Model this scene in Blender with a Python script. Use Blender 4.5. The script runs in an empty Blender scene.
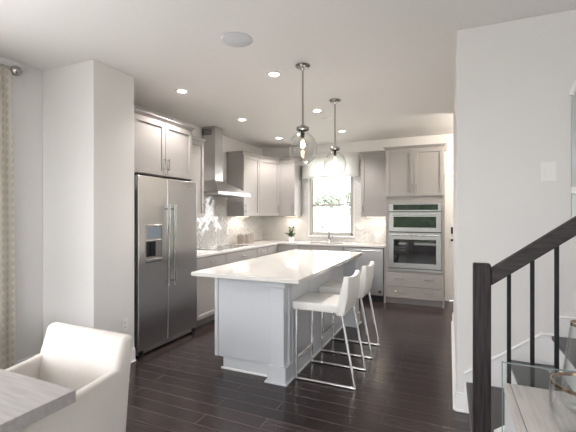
import bpy, bmesh, math, random
from mathutils import Vector, Matrix
random.seed(7)
C = bpy.context.scene
COL = C.collection
R = math.radians

# ------------------------------------------------------------------ camera, sky, light, exposure
cam_d = bpy.data.cameras.new('camera'); cam = bpy.data.objects.new('camera', cam_d); COL.objects.link(cam)
cam.location = (0, 0, 1.41); cam.rotation_euler = (R(90), 0, R(23.6))
cam_d.sensor_width = 36; cam_d.sensor_fit = 'HORIZONTAL'; cam_d.lens = 369 / 576 * 36
cam_d.shift_y = -1.0 / 576; cam_d.clip_start = 0.02
C.camera = cam
W = bpy.data.worlds.new('sky'); C.world = W; W.use_nodes = True
bg = W.node_tree.nodes['Background']; bg.inputs[0].default_value = (0.975, 0.965, 0.985, 1); bg.inputs[1].default_value = 6.0

def area(name, loc, rot, sx, sy, power, color):
    d = bpy.data.lights.new(name, 'AREA'); d.shape = 'RECTANGLE'; d.size = sx; d.size_y = sy
    d.energy = power; d.color = color
    o = bpy.data.objects.new(name, d); COL.objects.link(o); o.location = loc; o.rotation_euler = rot
    return o
# daylight entering through the dining windows behind and beside the camera, and through the kitchen window
for nm, loc, rot, sx, sy in (('portal_rear_window', (-1.3, -2.5, 1.35), (R(90), 0, 0), 3.4, 2.1), ('portal_rear_door', (1.85, -2.5, 1.125), (R(90), 0, 0), 1.3, 2.25),
                             ('portal_side_window', (-3.46, 0.75, 1.45), (R(90), 0, R(-90)), 1.3, 1.3), ('portal_kitchen_window', (-2.02, 6.74, 1.7), (R(90), 0, R(180)), 0.84, 1.33)):
    p = area(nm, loc, rot, sx, sy, 1, (1, 1, 1)); p.data.cycles.is_portal = True
C.view_settings.view_transform = 'Standard'; C.view_settings.look = 'None'
C.view_settings.gamma = 1.0; C.view_settings.use_curve_mapping = False
C.view_settings.exposure = 1.04
C.cycles.use_denoising = True
C.cycles.max_bounces = 10; C.cycles.diffuse_bounces = 6; C.cycles.glossy_bounces = 5
C.cycles.transparent_max_bounces = 16; C.cycles.caustics_reflective = False; C.cycles.caustics_refractive = False
C.cycles.sample_clamp_indirect = 6

# ------------------------------------------------------------------ materials
def mat(name, col, rough=0.5, metal=0.0, spec=0.5, noise=0.0, nscale=40, bump=0.0, stretch=(1, 1, 1), col2=None, coat=0.0, emit=None):
    m = bpy.data.materials.new(name); m.use_nodes = True
    nt = m.node_tree; b = nt.nodes['Principled BSDF']
    b.inputs['Base Color'].default_value = (*col, 1); b.inputs['Roughness'].default_value = rough
    b.inputs['Metallic'].default_value = metal; b.inputs['Specular IOR Level'].default_value = spec
    b.inputs['Coat Weight'].default_value = coat
    if emit: b.inputs['Emission Color'].default_value = (*emit[0], 1); b.inputs['Emission Strength'].default_value = emit[1]
    tc = nt.nodes.new('ShaderNodeTexCoord'); mp = nt.nodes.new('ShaderNodeMapping'); mp.inputs['Scale'].default_value = stretch
    nz = nt.nodes.new('ShaderNodeTexNoise'); nz.inputs['Scale'].default_value = nscale; nz.inputs['Detail'].default_value = 4
    nt.links.new(tc.outputs['Object'], mp.inputs[0]); nt.links.new(mp.outputs[0], nz.inputs[0])
    if noise or col2:
        mx = nt.nodes.new('ShaderNodeMix'); mx.data_type = 'RGBA'
        c2 = col2 or tuple(c * (1 - noise) for c in col)
        mx.inputs[6].default_value = (*col, 1); mx.inputs[7].default_value = (*c2, 1)
        rp = nt.nodes.new('ShaderNodeValToRGB'); rp.color_ramp.elements[0].position = .35; rp.color_ramp.elements[1].position = .65
        nt.links.new(nz.outputs[0], rp.inputs[0]); nt.links.new(rp.outputs[0], mx.inputs[0]); nt.links.new(mx.outputs[2], b.inputs['Base Color'])
    if bump:
        bp = nt.nodes.new('ShaderNodeBump'); bp.inputs['Strength'].default_value = bump; bp.inputs['Distance'].default_value = .01
        nt.links.new(nz.outputs[0], bp.inputs['Height']); nt.links.new(bp.outputs[0], b.inputs['Normal'])
    return m

def glass_mat(name, tint=(1, 1, 1), refl=0.6, base=0.02, rough=0.01):
    m = bpy.data.materials.new(name); m.use_nodes = True; nt = m.node_tree; nt.nodes.clear()
    out = nt.nodes.new('ShaderNodeOutputMaterial'); mix = nt.nodes.new('ShaderNodeMixShader')
    tr = nt.nodes.new('ShaderNodeBsdfTransparent'); tr.inputs[0].default_value = (*tint, 1)
    gl = nt.nodes.new('ShaderNodeBsdfGlossy'); gl.inputs['Roughness'].default_value = rough
    lw = nt.nodes.new('ShaderNodeLayerWeight'); lw.inputs[0].default_value = 0.5
    pw = nt.nodes.new('ShaderNodeMath'); pw.operation = 'POWER'; pw.inputs[1].default_value = 2.5
    mu = nt.nodes.new('ShaderNodeMath'); mu.operation = 'MULTIPLY_ADD'; mu.inputs[1].default_value = refl; mu.inputs[2].default_value = base
    nt.links.new(lw.outputs['Facing'], pw.inputs[0]); nt.links.new(pw.outputs[0], mu.inputs[0]); nt.links.new(mu.outputs[0], mix.inputs[0])
    nt.links.new(tr.outputs[0], mix.inputs[1]); nt.links.new(gl.outputs[0], mix.inputs[2]); nt.links.new(mix.outputs[0], out.inputs[0])
    return m

def plank_mat():
    m = bpy.data.materials.new('dark_plank_floor'); m.use_nodes = True; nt = m.node_tree; b = nt.nodes['Principled BSDF']
    tc = nt.nodes.new('ShaderNodeTexCoord')
    br = nt.nodes.new('ShaderNodeTexBrick'); br.offset = 0.37; br.inputs['Scale'].default_value = 1
    br.inputs['Brick Width'].default_value = 1.15; br.inputs['Row Height'].default_value = 0.127
    br.inputs['Mortar Size'].default_value = 0.003; br.inputs['Mortar Smooth'].default_value = 0.3
    br.inputs['Color1'].default_value = (0.043, 0.029, 0.029, 1); br.inputs['Color2'].default_value = (0.025, 0.017, 0.0175, 1)
    br.inputs['Mortar'].default_value = (0.095, 0.074, 0.07, 1)  # lighter seams: light catching the plank bevels, put into the colour
    mp = nt.nodes.new('ShaderNodeMapping'); mp.inputs['Scale'].default_value = (2, 26, 1)
    nz = nt.nodes.new('ShaderNodeTexNoise'); nz.inputs['Scale'].default_value = 2.5; nz.inputs['Detail'].default_value = 6
    mx = nt.nodes.new('ShaderNodeMix'); mx.data_type = 'RGBA'; mx.blend_type = 'MULTIPLY'; mx.inputs[0].default_value = .5
    rp = nt.nodes.new('ShaderNodeValToRGB'); rp.color_ramp.elements[0].position = .3; rp.color_ramp.elements[0].color = (.45, .43, .43, 1)
    rp.color_ramp.elements[1].position = .7; rp.color_ramp.elements[1].color = (1.4, 1.38, 1.36, 1)
    nt.links.new(tc.outputs['Object'], br.inputs[0]); nt.links.new(tc.outputs['Object'], mp.inputs[0]); nt.links.new(mp.outputs[0], nz.inputs[0])
    nt.links.new(nz.outputs[0], rp.inputs[0]); nt.links.new(br.outputs['Color'], mx.inputs[6]); nt.links.new(rp.outputs[0], mx.inputs[7])
    nt.links.new(mx.outputs[2], b.inputs['Base Color'])
    b.inputs['Roughness'].default_value = 0.22; b.inputs['Specular IOR Level'].default_value = 0.45
    bp = nt.nodes.new('ShaderNodeBump'); bp.inputs['Strength'].default_value = .25; bp.inputs['Distance'].default_value = .004
    nt.links.new(nz.outputs[0], bp.inputs['Height']); nt.links.new(bp.outputs[0], b.inputs['Normal'])
    return m

def curtain_mat():
    m = bpy.data.materials.new('patterned_linen'); m.use_nodes = True; nt = m.node_tree; b = nt.nodes['Principled BSDF']
    tc = nt.nodes.new('ShaderNodeTexCoord'); mp = nt.nodes.new('ShaderNodeMapping'); mp.inputs['Scale'].default_value = (1, 24, 15)
    vo = nt.nodes.new('ShaderNodeTexVoronoi'); vo.inputs['Scale'].default_value = 1; vo.inputs['Randomness'].default_value = 0.0
    rp = nt.nodes.new('ShaderNodeValToRGB'); e = rp.color_ramp.elements
    e[0].position = 0.0; e[0].color = (.76, .725, .66, 1); e[1].position = .36; e[1].color = (.87, .845, .79, 1)
    a = e.new(.30); a.color = (.76, .725, .66, 1)
    q = e.new(.5); q.color = (.87, .845, .79, 1); q = e.new(.54); q.color = (.80, .77, .71, 1); q = e.new(.6); q.color = (.87, .845, .79, 1)
    nt.links.new(tc.outputs['Object'], mp.inputs[0]); nt.links.new(mp.outputs[0], vo.inputs[0]); nt.links.new(vo.outputs['Distance'], rp.inputs[0])
    nt.links.new(rp.outputs[0], b.inputs['Base Color']); b.inputs['Roughness'].default_value = .9
    return m

M = {
 'wall': mat('wall_paint', (.76, .75, .74), .62, bump=.02, nscale=180),
 'ceil': mat('ceiling_paint', (.86, .845, .83), .7, bump=.02, nscale=180),
 'trim': mat('white_trim_paint', (.86, .86, .86), .35),
 'cab': mat('taupe_cabinet_paint', (.40, .38, .368), .38),
 'isl': mat('pale_grey_cabinet_paint', (.60, .625, .66), .38),
 'floor': plank_mat(),
 'quartz': mat('white_quartz', (.73, .715, .69), .07, noise=.03, nscale=6),
 'steel': mat('brushed_steel', (.55, .545, .54), .28, 1.0, bump=.02, nscale=8, stretch=(1, 1, 60)),
 'steel_h': mat('brushed_steel_horizontal', (.52, .515, .51), .3, 1.0, bump=.02, nscale=8, stretch=(1, 1, 60)),
 'handle': mat('steel_handle', (.42, .415, .41), .18, 1.0),
 'oven_steel': mat('oven_steel', (.33, .325, .32), .36, 1.0),
 'chrome': mat('polished_chrome', (.80, .80, .80), .06, 1.0),
 'nickel': mat('satin_nickel', (.42, .40, .385), .25, 1.0),
 'dark': mat('dark_gap', (.02, .02, .022), .5),
 'blackglass': mat('black_oven_glass', (.012, .013, .016), .04, coat=.5),
 'cookglass': mat('cooktop_glass', (.10, .10, .105), .06, coat=.3),
 'tile': mat('glazed_white_tile', (.70, .69, .675), .10, noise=.04, nscale=9),
 'grout': mat('grey_grout', (.42, .40, .38), .8),
 'leather': mat('white_leather', (.80, .79, .765), .42, bump=.05, nscale=120),
 'linen': mat('cream_linen', (.74, .705, .665), .9, noise=.06, nscale=260, bump=.12),
 'table': mat('grey_washed_wood', (.43, .415, .405), .5, col2=(.36, .345, .335), nscale=3, stretch=(2, 22, 22), bump=.08),
 'console': mat('pale_washed_oak', (.60, .575, .55), .5, col2=(.50, .475, .45), nscale=3, stretch=(24, 2, 24), bump=.06),
 'espresso': mat('espresso_wood', (.042, .034, .036), .6, spec=.25, col2=(.014, .011, .012), nscale=4, stretch=(22, 22, 1.6), bump=.1),
 'espresso_rail': mat('espresso_wood_rail', (.044, .035, .037), .55, spec=.3, col2=(.016, .012, .013), nscale=4, stretch=(2, 26, 16), bump=.1),
 'tread': mat('dark_tread_wood', (.060, .052, .052), .35, col2=(.040, .034, .034), nscale=4, stretch=(26, 2, 2)),
 'iron': mat('black_iron', (.008, .009, .011), .6, spec=.25),
 'glass': glass_mat('clear_glass', (.99, .99, .99), 1.0, .045),
 'vglass': glass_mat('vase_glass', (.985, .99, .99), .8, .012),
 'pane': glass_mat('window_pane', (.985, .99, .985), .5, .015),
 'panel_glass': glass_mat('clear_panel_glass', (.93, .965, .96), .5, .05),
 'glass_edge': mat('polished_glass_edge', (.22, .27, .28), .1),
 'gold': mat('gold_rim', (.50, .38, .28), .2, 1.0),
 'bulb': mat('warm_filament', (1, .8, .5), .5, emit=((1.0, .82, .58), 16)),
 'bulb_glass': glass_mat('bulb_glass', (1, .97, .9), .4, .03),
 'lamp': mat('downlight_lens', (1, .95, .85), .5, emit=((1.0, .92, .80), 14)),
 'strip': mat('warm_lamp_strip', (1, .9, .75), .5, emit=((1.0, .84, .66), 3)),
 'speaker': mat('speaker_mesh', (.70, .72, .76), .7, noise=.1, nscale=300),
 'fabric': mat('white_shade_fabric', (.93, .93, .92), .85, bump=.05, nscale=150),
 'curtain': curtain_mat(),
 'leaf': mat('dark_green_leaf', (.06, .15, .05), .5, noise=.4, nscale=30),
 'pot': mat('white_ceramic', (.85, .85, .84), .25),
 'soil': mat('potting_soil', (.04, .03, .02), .9),
 'canister': mat('taupe_canister', (.36, .31, .28), .4),
 'lid': mat('steel_lid', (.6, .58, .56), .25, 1.0),
 'screen': mat('dark_display', (.03, .035, .05), .08),
 'mirror': mat('grey_mirror', (.50, .53, .53), .3, .3),
 'grass': mat('lawn', (.30, .33, .25), .9, noise=.3, nscale=10),
 'tree': mat('tree_leaves', (.19, .215, .17), .7, noise=.4, nscale=12),
 'bark': mat('tree_bark', (.16, .12, .09), .9),
 'siding': mat('pale_siding', (.115, .135, .15), .7),
 'plastic': mat('white_plastic', (.84, .83, .81), .35),
}

nt = M['fabric'].node_tree; tl = nt.nodes.new('ShaderNodeBsdfTranslucent'); tl.inputs[0].default_value = (.85, .84, .82, 1); mx = nt.nodes.new('ShaderNodeMixShader'); mx.inputs[0].default_value = .5
nt.links.new(nt.nodes['Principled BSDF'].outputs[0], mx.inputs[1]); nt.links.new(tl.outputs[0], mx.inputs[2]); nt.links.new(mx.outputs[0], nt.nodes['Material Output'].inputs[0])
nt = M['curtain'].node_tree; b0 = nt.nodes['Principled BSDF']; tl = nt.nodes.new('ShaderNodeBsdfTranslucent'); mx = nt.nodes.new('ShaderNodeMixShader'); mx.inputs[0].default_value = .4
nt.links.new(b0.inputs[0].links[0].from_socket, tl.inputs[0]); nt.links.new(b0.outputs[0], mx.inputs[1]); nt.links.new(tl.outputs[0], mx.inputs[2]); nt.links.new(mx.outputs[0], nt.nodes['Material Output'].inputs[0])
# ------------------------------------------------------------------ mesh helpers
OFF = {}
class MB:
    def __init__(s): s.bm = bmesh.new()
    def _add(s, tmp):
        me = bpy.data.meshes.new('t'); tmp.to_mesh(me); tmp.free(); s.bm.from_mesh(me); bpy.data.meshes.remove(me); return s
    def box(s, x0, x1, y0, y1, z0, z1, b=.002, seg=1):
        return s.obox((0, 0, 0), (1, 0, 0), (0, 1, 0), x0, x1, y0, y1, z0, z1, b, seg)
    def obox(s, o, u, n, a0, a1, d0, d1, z0, z1, b=.002, seg=1):
        t = bmesh.new(); bmesh.ops.create_cube(t, size=1)
        sx, sy, sz = abs(a1 - a0), abs(d1 - d0), abs(z1 - z0)
        for v in t.verts: v.co = Vector((v.co.x * sx, v.co.y * sy, v.co.z * sz))
        b = min(b, .45 * min(sx, sy, sz))
        if b > 0: bmesh.ops.bevel(t, geom=t.edges[:], offset=b, segments=seg, profile=.5, affect='EDGES')
        c = Vector(((a0 + a1) / 2, (d0 + d1) / 2, (z0 + z1) / 2)); o = Vector(o); u = Vector(u); n = Vector(n)
        for v in t.verts:
            p = v.co + c; v.co = o + u * p.x + n * p.y + Vector((0, 0, p.z))
        bmesh.ops.recalc_face_normals(t, faces=t.faces[:])
        return s._add(t)
    def cyl(s, p0, p1, r, seg=16, r2=None):
        p0 = Vector(p0); p1 = Vector(p1); d = p1 - p0; t = bmesh.new()
        bmesh.ops.create_cone(t, cap_ends=True, segments=seg, radius1=r, radius2=r if r2 is None else r2, depth=d.length)
        q = Vector((0, 0, 1)).rotation_difference(d.normalized()).to_matrix().to_4x4()
        t.transform(Matrix.Translation((p0 + p1) / 2) @ q)
        return s._add(t)
    def tube(s, pts, r, seg=10):
        pts = [Vector(p) for p in pts]; t = bmesh.new(); rings = []; up = None
        for i, p in enumerate(pts):
            d = ((pts[min(i + 1, len(pts) - 1)] - p).normalized() + (p - pts[max(i - 1, 0)]).normalized())
            d.normalize()
            if up is None: up = d.orthogonal().normalized()
            a = (up - d * up.dot(d)).normalized(); up = a; bb = d.cross(a)
            rings.append([t.verts.new(p + (a * math.cos(2 * math.pi * k / seg) + bb * math.sin(2 * math.pi * k / seg)) * r) for k in range(seg)])
        for A, B in zip(rings, rings[1:]):
            for k in range(seg): t.faces.new((A[k], A[(k + 1) % seg], B[(k + 1) % seg], B[k]))
        t.faces.new(rings[0][::-1]); t.faces.new(rings[-1])
        return s._add(t)
    def lathe(s, prof, c=(0, 0, 0), seg=32):
        t = bmesh.new(); rings = []
        for r, z in prof:
            rings.append([t.verts.new((c[0] + max(r, 1e-5) * math.cos(2 * math.pi * k / seg), c[1] + max(r, 1e-5) * math.sin(2 * math.pi * k / seg), c[2] + z)) for k in range(seg)])
        for A, B in zip(rings, rings[1:]):
            for k in range(seg): t.faces.new((A[k], A[(k + 1) % seg], B[(k + 1) % seg], B[k]))
        bmesh.ops.remove_doubles(t, verts=t.verts[:], dist=1e-4)
        bmesh.ops.recalc_face_normals(t, faces=t.faces[:])
        return s._add(t)
    def prism(s, pts, vec, b=0):
        t = bmesh.new(); vs = [t.verts.new(p) for p in pts]; f = t.faces.new(vs)
        r = bmesh.ops.extrude_face_region(t, geom=[f])
        bmesh.ops.translate(t, verts=[v for v in r['geom'] if isinstance(v, bmesh.types.BMVert)], vec=Vector(vec))
        bmesh.ops.recalc_face_normals(t, faces=t.faces[:])
        if b: bmesh.ops.bevel(t, geom=t.edges[:], offset=b, segments=2, profile=.5, affect='EDGES')
        return s._add(t)
    def quad(s, *pts):
        t = bmesh.new(); t.faces.new([t.verts.new(p) for p in pts]); return s._add(t)
    def build(s, name, m, parent=None, at=None, smooth=False):
        me = bpy.data.meshes.new(name)
        off = Vector(OFF[parent.name]) if parent else Vector(at if at else (0, 0, 0))
        bmesh.ops.translate(s.bm, verts=s.bm.verts[:], vec=-off)
        if smooth:
            for f in s.bm.faces: f.smooth = True
            for e in s.bm.edges:
                if len(e.link_faces) == 2 and e.calc_face_angle(0) > R(40): e.smooth = False
        s.bm.to_mesh(me); s.bm.free()
        for mm in (m if isinstance(m, (list, tuple)) else [m]): me.materials.append(mm)
        o = bpy.data.objects.new(name, me); COL.objects.link(o)
        if parent: o.parent = parent
        else: o.location = off
        OFF[o.name] = off
        return o

def tag(o, label, cat, group=None, kind=None):
    o['label'] = label; o['category'] = cat
    if group: o['group'] = group
    if kind: o['kind'] = kind
    return o
def thing(name, label, cat, loc, group=None):
    o = bpy.data.objects.new(name, None); COL.objects.link(o); o.location = loc; o.empty_display_size = .1
    OFF[o.name] = Vector(loc)
    return tag(o, label, cat, group)
def struct(o): o['kind'] = 'structure'; return o
def dup(root, loc, label):
    r = root.copy(); COL.objects.link(r); r.location = loc; r['label'] = label
    for ch in list(root.children):
        c = ch.copy(); COL.objects.link(c); c.parent = r
        for g in list(ch.children):
            d = g.copy(); COL.objects.link(d); d.parent = c
    return r
def box(name, m, parent, *a, at=None, **k): return MB().box(*a, **k).build(name, m, parent, at)

# face frames: (origin, u along the face, n outward)
def FX(x): return ((x, 0, 0), (0, 1, 0), (1, 0, 0))       # faces +x, a = y
def FNX(x): return ((x, 0, 0), (0, 1, 0), (-1, 0, 0))     # faces -x
def FNY(y): return ((0, y, 0), (1, 0, 0), (0, -1, 0))     # faces -y, a = x
def shaker(F, a0, a1, z0, z1, m, parent, name='door', rail=.052, flat=False):
    g = .003; a0 += g; a1 -= g; z0 += g; z1 -= g; b = MB()
    if flat: b.obox(*F, a0, a1, 0, .019, z0, z1, .0015)
    else:
        b.obox(*F, a0, a0 + rail, 0, .02, z0, z1, .0015); b.obox(*F, a1 - rail, a1, 0, .02, z0, z1, .0015)
        b.obox(*F, a0 + rail, a1 - rail, 0, .02, z0, z0 + rail, .0015); b.obox(*F, a0 + rail, a1 - rail, 0, .02, z1 - rail, z1, .0015)
        b.obox(*F, a0 + rail, a1 - rail, 0, .007, z0 + rail, z1 - rail, 0)
    return b.build(name, m, parent)
def pull(F, a, z, parent, length=.13, vertical=True, m='nickel'):
    o, u, n = (Vector(v) for v in F); b = MB(); up = Vector((0, 0, 1)); d = up if vertical else u
    c = o + u * a + up * z
    b.cyl(c + n * .048 - d * length / 2, c + n * .048 + d * length / 2, .006, 10)
    for s in (-1, 1): b.cyl(c + n * .015 + d * s * length * .38, c + n * .048 + d * s * length * .38, .0045, 8)
    return b.build('handle', M[m], parent, smooth=True)
def crown(F, a0, a1, z, parent, m, ret0=None, ret1=None):
    """stepped crown moulding along a face with side returns of the given depth"""
    o, u, n = (Vector(v) for v in F)
    path = ([(a0, -ret0)] if ret0 else []) + [(a0, 0), (a1, 0)] + ([(a1, -ret1)] if ret1 else [])
    prof = [(0, 0), (.006, 0), (.006, .010), (.014, .014), (.028, .034), (.034, .036), (.034, .046), (0, .046)]
    bm = bmesh.new(); rings = []
    for i, (a, d) in enumerate(path):
        ra = -1 if (ret0 and i <= 1) else (1 if (ret1 and i >= len(path) - 2) else 0)
        rd = 0 if ((ret0 and i == 0) or (ret1 and i == len(path) - 1)) else 1
        rings.append([bm.verts.new(o + u * (a + ra * p) + n * (d + rd * p) + Vector((0, 0, z + q))) for p, q in prof])
    for A, B in zip(rings, rings[1:]):
        for k in range(len(prof)): bm.faces.new((A[k], A[(k + 1) % len(prof)], B[(k + 1) % len(prof)], B[k]))
    bm.faces.new(rings[0][::-1]); bm.faces.new(rings[-1]); bmesh.ops.recalc_face_normals(bm, faces=bm.faces[:])
    b = MB(); b.bm.free(); b.bm = bm
    return b.build('crown_moulding', m, parent)

LX, BY, H = -3.46, 6.62, 2.743
# ------------------------------------------------------------------ room shell
struct(box('floor', M['floor'], None, LX - .1, 3.3, -2.6, BY + .12, -.06, 0, b=0))
struct(box('ceiling', M['ceil'], None, LX - .1, 3.3, -2.6, BY + .12, H, H + .1, b=0))
b = MB()                                              # left wall with the dining window opening beside the curtain
b.box(LX - .1, LX, -2.6, .1, 0, H, 0); b.box(LX - .1, LX, 1.4, BY + .12, 0, H, 0)
b.box(LX - .1, LX, .1, 1.4, 0, .8, 0); b.box(LX - .1, LX, .1, 1.4, 2.1, H, 0)
struct(b.build('wall_left', M['wall']))
struct(box('wall_stub', M['wall'], None, LX, -2.785, 2.225, 2.672, 0, H, b=.006, seg=2))
b = MB(); wx0, wx1, wz0, wz1 = -2.44, -1.60, 1.03, 2.48   # back wall around the window and the door
b.box(LX, wx0, BY, BY + .12, 0, H, 0); b.box(wx1, .0, BY, BY + .12, 0, H, 0)
b.box(wx0, wx1, BY, BY + .12, 0, wz0, 0); b.box(wx0, wx1, BY, BY + .12, wz1, H, 0)
b.box(.0, .86, BY, BY + .12, 2.06, H, 0); b.box(.86, 3.3, BY, BY + .12, 0, H, 0)
struct(b.build('wall_back', M['wall']))
b = MB(); b.box(.05, 3.3, 2.93, 3.05, 0, H, .006, 2); struct(b.build('wall_stairs', M['wall']))
struct(box('wall_hall', M['wall'], None, .05, .17, 3.05, 5.3, 0, H, b=.004))
struct(box('wall_hall_end', M['wall'], None, 2.2, 2.3, 3.05, BY, 0, H, b=0))
struct(box('wall_right', M['wall'], None, 3.3, 3.4, -2.6, 2.93, 0, H, b=0))
b = MB()                                              # rear wall of the dining area, two big openings
for x0, x1, z0, z1 in ((LX, -3.0, 0, H), (.4, 1.2, 0, H), (2.5, 3.3, 0, H), (-3.0, .4, 2.4, H), (1.2, 2.5, 2.25, H), (-3.0, .4, 0, .3)):
    b.box(x0, x1, -2.6, -2.5, z0, z1, 0)
struct(b.build('wall_rear', M['wall']))
# baseboards
def base(name, F, a0, a1, h=.135):
    b = MB(); b.obox(*F, a0, a1, 0, .014, 0, h - .02, .001); b.obox(*F, a0, a1, 0, .010, h - .02, h, .003); b.obox(*F, a0, a1, 0, .026, 0, .018, .006, 2)
    return struct(b.build(name, M['trim']))
base('baseboard_left', FX(LX), -2.5, 2.225)
base('baseboard_stub_front', FNY(2.225), LX, -2.775)
base('baseboard_stub_side', FX(-2.785), 2.215, 2.672)
base('baseboard_hall', FNX(.05), 2.92, 5.3)
base('baseboard_stairs', FNY(2.93), .04, .10)
# window over the sink
b = MB()
b.box(wx0, wx0 + .045, BY - .004, BY + .10, wz0, wz1, .003); b.box(wx1 - .045, wx1, BY - .004, BY + .10, wz0, wz1, .003)
b.box(wx0, wx1, BY - .004, BY + .10, wz0, wz0 + .04, .003); b.box(wx0, wx1, BY - .004, BY + .10, wz1 - .04, wz1, .003)
b.box(wx0 + .04, wx1 - .04, BY + .02, BY + .06, 1.575, 1.615, .003)
for sx in (wx0 + .04, wx1 - .065): b.box(sx, sx + .025, BY + .03, BY + .06, wz0 + .03, wz1 - .03, .002)
b.box(wx0 + .04, wx1 - .04, BY + .03, BY + .06, wz0 + .03, wz0 + .06, .002)
win = struct(b.build('window_1', mat('greige_window_frame', (.44, .43, .40), .4)))
box('window_pane', M['pane'], win, wx0 + .06, wx1 - .06, BY + .042, BY + .046, wz0 + .05, wz1 - .05, b=0)
box('window_sill', M['trim'], win, wx0 - .03, wx1 + .03, BY - .035, BY + .02, wz0 - .03, wz0, b=.004)
b = MB()
for a in ((.1, .16, .8, 2.1), (1.34, 1.4, .8, 2.1), (.1, 1.4, .8, .86), (.1, 1.4, 2.04, 2.1), (.1, 1.4, 1.43, 1.47)): b.box(LX - .09, LX + .004, *a, .003)
w2 = struct(b.build('window_2', M['trim'])); box('window_pane', M['pane'], w2, LX - .05, LX - .046, .15, 1.35, .85, 2.05, b=0)
box('window_sill', M['trim'], w2, LX - .02, LX + .035, .06, 1.44, .765, .80, b=.004)
# back door and casing
b = MB(); b.box(-.068, .0, BY - .02, BY + .02, 0, 2.06, .003); b.box(-.068, .93, BY - .02, BY + .02, 2.06, 2.13, .003); b.box(.86, .93, BY - .02, BY + .02, 0, 2.06, .003)
struct(b.build('trim_1', M['trim']))
b = MB(); b.box(-.005, .865, BY + .018, BY + .07, .008, 2.052, .002)
for z0, z1 in ((.25, .95), (1.1, 1.9)):
    for x0, x1 in ((.12, .40), (.48, .74)): b.box(x0, x1, BY + .024, BY + .032, z0, z1, .004)
door = struct(b.build('door_1', M['trim']))
b = MB(); b.box(.028, .054, BY + .004, BY + .02, 1.10, 1.21, .004); b.cyl((.041, BY + .03, 1.0), (.041, BY - .03, 1.0), .011, 12); b.cyl((.041, BY - .03, 1.0), (.041, BY - .055, 1.0), .020, 16)
b.build('door_lock', M['iron'], door, smooth=True)

tag(MB().lathe([(0, -.004), (.055, -.004), (.078, -.006), (.082, -.0005), (0, -.0005)], (.75, 5.6, H), 24).build('ceiling_light', M['lamp'], None, (.75, 5.6, H)), 'unseen added ceiling light brightening the passage by the back door', 'ceiling light')
d = bpy.data.lights.new('ceiling_light_lamp', 'POINT'); d.energy = 40; d.color = (1, .9, .78); d.shadow_soft_size = .06  # out-of-view lamp added to brighten the passage and back door
o = bpy.data.objects.new('ceiling_light_lamp', d); COL.objects.link(o); o.location = (.75, 5.6, H - .12)

# ------------------------------------------------------------------ herringbone tile
def clip(poly, a, b, c):
    out = []
    for i, p in enumerate(poly):
        q = poly[(i + 1) % len(poly)]; dp = a * p[0] + b * p[1] - c; dq = a * q[0] + b * q[1] - c
        if dp <= 0: out.append(p)
        if dp * dq < 0: t = dp / (dp - dq); out.append((p[0] + (q[0] - p[0]) * t, p[1] + (q[1] - p[1]) * t))
    return out
def herringbone(name, label, rects, to3d, nrm, w=.060):
    bm = bmesh.new(); rnd = random.Random(3); n = Vector(nrm); gap = .004; cs = math.sqrt(.5)
    U0 = min(r[0] for r in rects); U1 = max(r[1] for r in rects); V0 = min(r[2] for r in rects); V1 = max(r[3] for r in rects)
    K = int((U1 - U0 + V1 - V0) / w) + 6
    for j in range(-K, K):
        for i in range(-K, K):
            k = (i - j) % 4
            if k == 0: q = (i, i + 2, j, j + 1)
            elif k == 3: q = (i, i + 1, j, j + 2)
            else: continue
            x0, x1, y0, y1 = q[0] * w + gap / 2, q[1] * w - gap / 2, q[2] * w + gap / 2, q[3] * w - gap / 2
            P = [((x - y) * cs + U0 + .3, (x + y) * cs + V0 + .2) for x, y in ((x0, y0), (x1, y0), (x1, y1), (x0, y1))]
            if max(p[0] for p in P) < U0 or min(p[0] for p in P) > U1 or max(p[1] for p in P) < V0 or min(p[1] for p in P) > V1: continue
            tu, tv = max(-.08, min(.08, rnd.gauss(0, .05))), max(-.08, min(.08, rnd.gauss(0, .05))); cu = sum(p[0] for p in P) / 4; cv = sum(p[1] for p in P) / 4
            for r in rects:
                Q = P
                for e in ((-1, 0, -r[0]), (1, 0, r[1]), (0, -1, -r[2]), (0, 1, r[3])):
                    Q = clip(Q, *e)
                    if len(Q) < 3: break
                if len(Q) < 3: continue
                top = [bm.verts.new(Vector(to3d(*p)) + n * (.0095 + tu * (p[0] - cu) + tv * (p[1] - cv))) for p in Q]
                bot = [bm.verts.new(Vector(to3d(*p)) + n * .002) for p in Q]
                bm.faces.new(top)
                for a in range(len(Q)): bm.faces.new((top[a], bot[a], bot[(a + 1) % len(Q)], top[(a + 1) % len(Q)]))
    for f in bm.faces: f.material_index = 0
    for r in rects:
        vs = [bm.verts.new(Vector(to3d(*p)) + n * .0045) for p in ((r[0], r[2]), (r[1], r[2]), (r[1], r[3]), (r[0], r[3]))]
        f = bm.faces.new(vs); f.material_index = 1
    for f in bm.faces:
        f.normal_update()
    bmesh.ops.recalc_face_normals(bm, faces=bm.faces[:])
    mb = MB(); mb.bm.free(); mb.bm = bm
    o = mb.build(name, [M['tile'], M['grout']]); return tag(o, label, 'backsplash')
herringbone('backsplash', 'glazed white herringbone tile backsplash behind cooktop and hood on left wall',
            [(3.67, 4.248, .915, 1.375), (4.248, 5.322, .915, 2.0), (5.322, BY - .01, .915, 1.385)], lambda u, v: (LX, u, v), (1, 0, 0))
herringbone('backsplash', 'glazed white herringbone tile backsplash around the sink window on the back wall',
            [(LX + .01, -2.585, .915, 1.385), (-2.585, wx0 - .032, .915, 2.40), (wx0 - .032, wx1 + .032, .915, wz0 - .032), (wx1 + .032, -1.39, .915, 2.40), (-1.39, -.935, .915, 1.385)],
            lambda u, v: (u, BY, v), (0, -1, 0))

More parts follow.
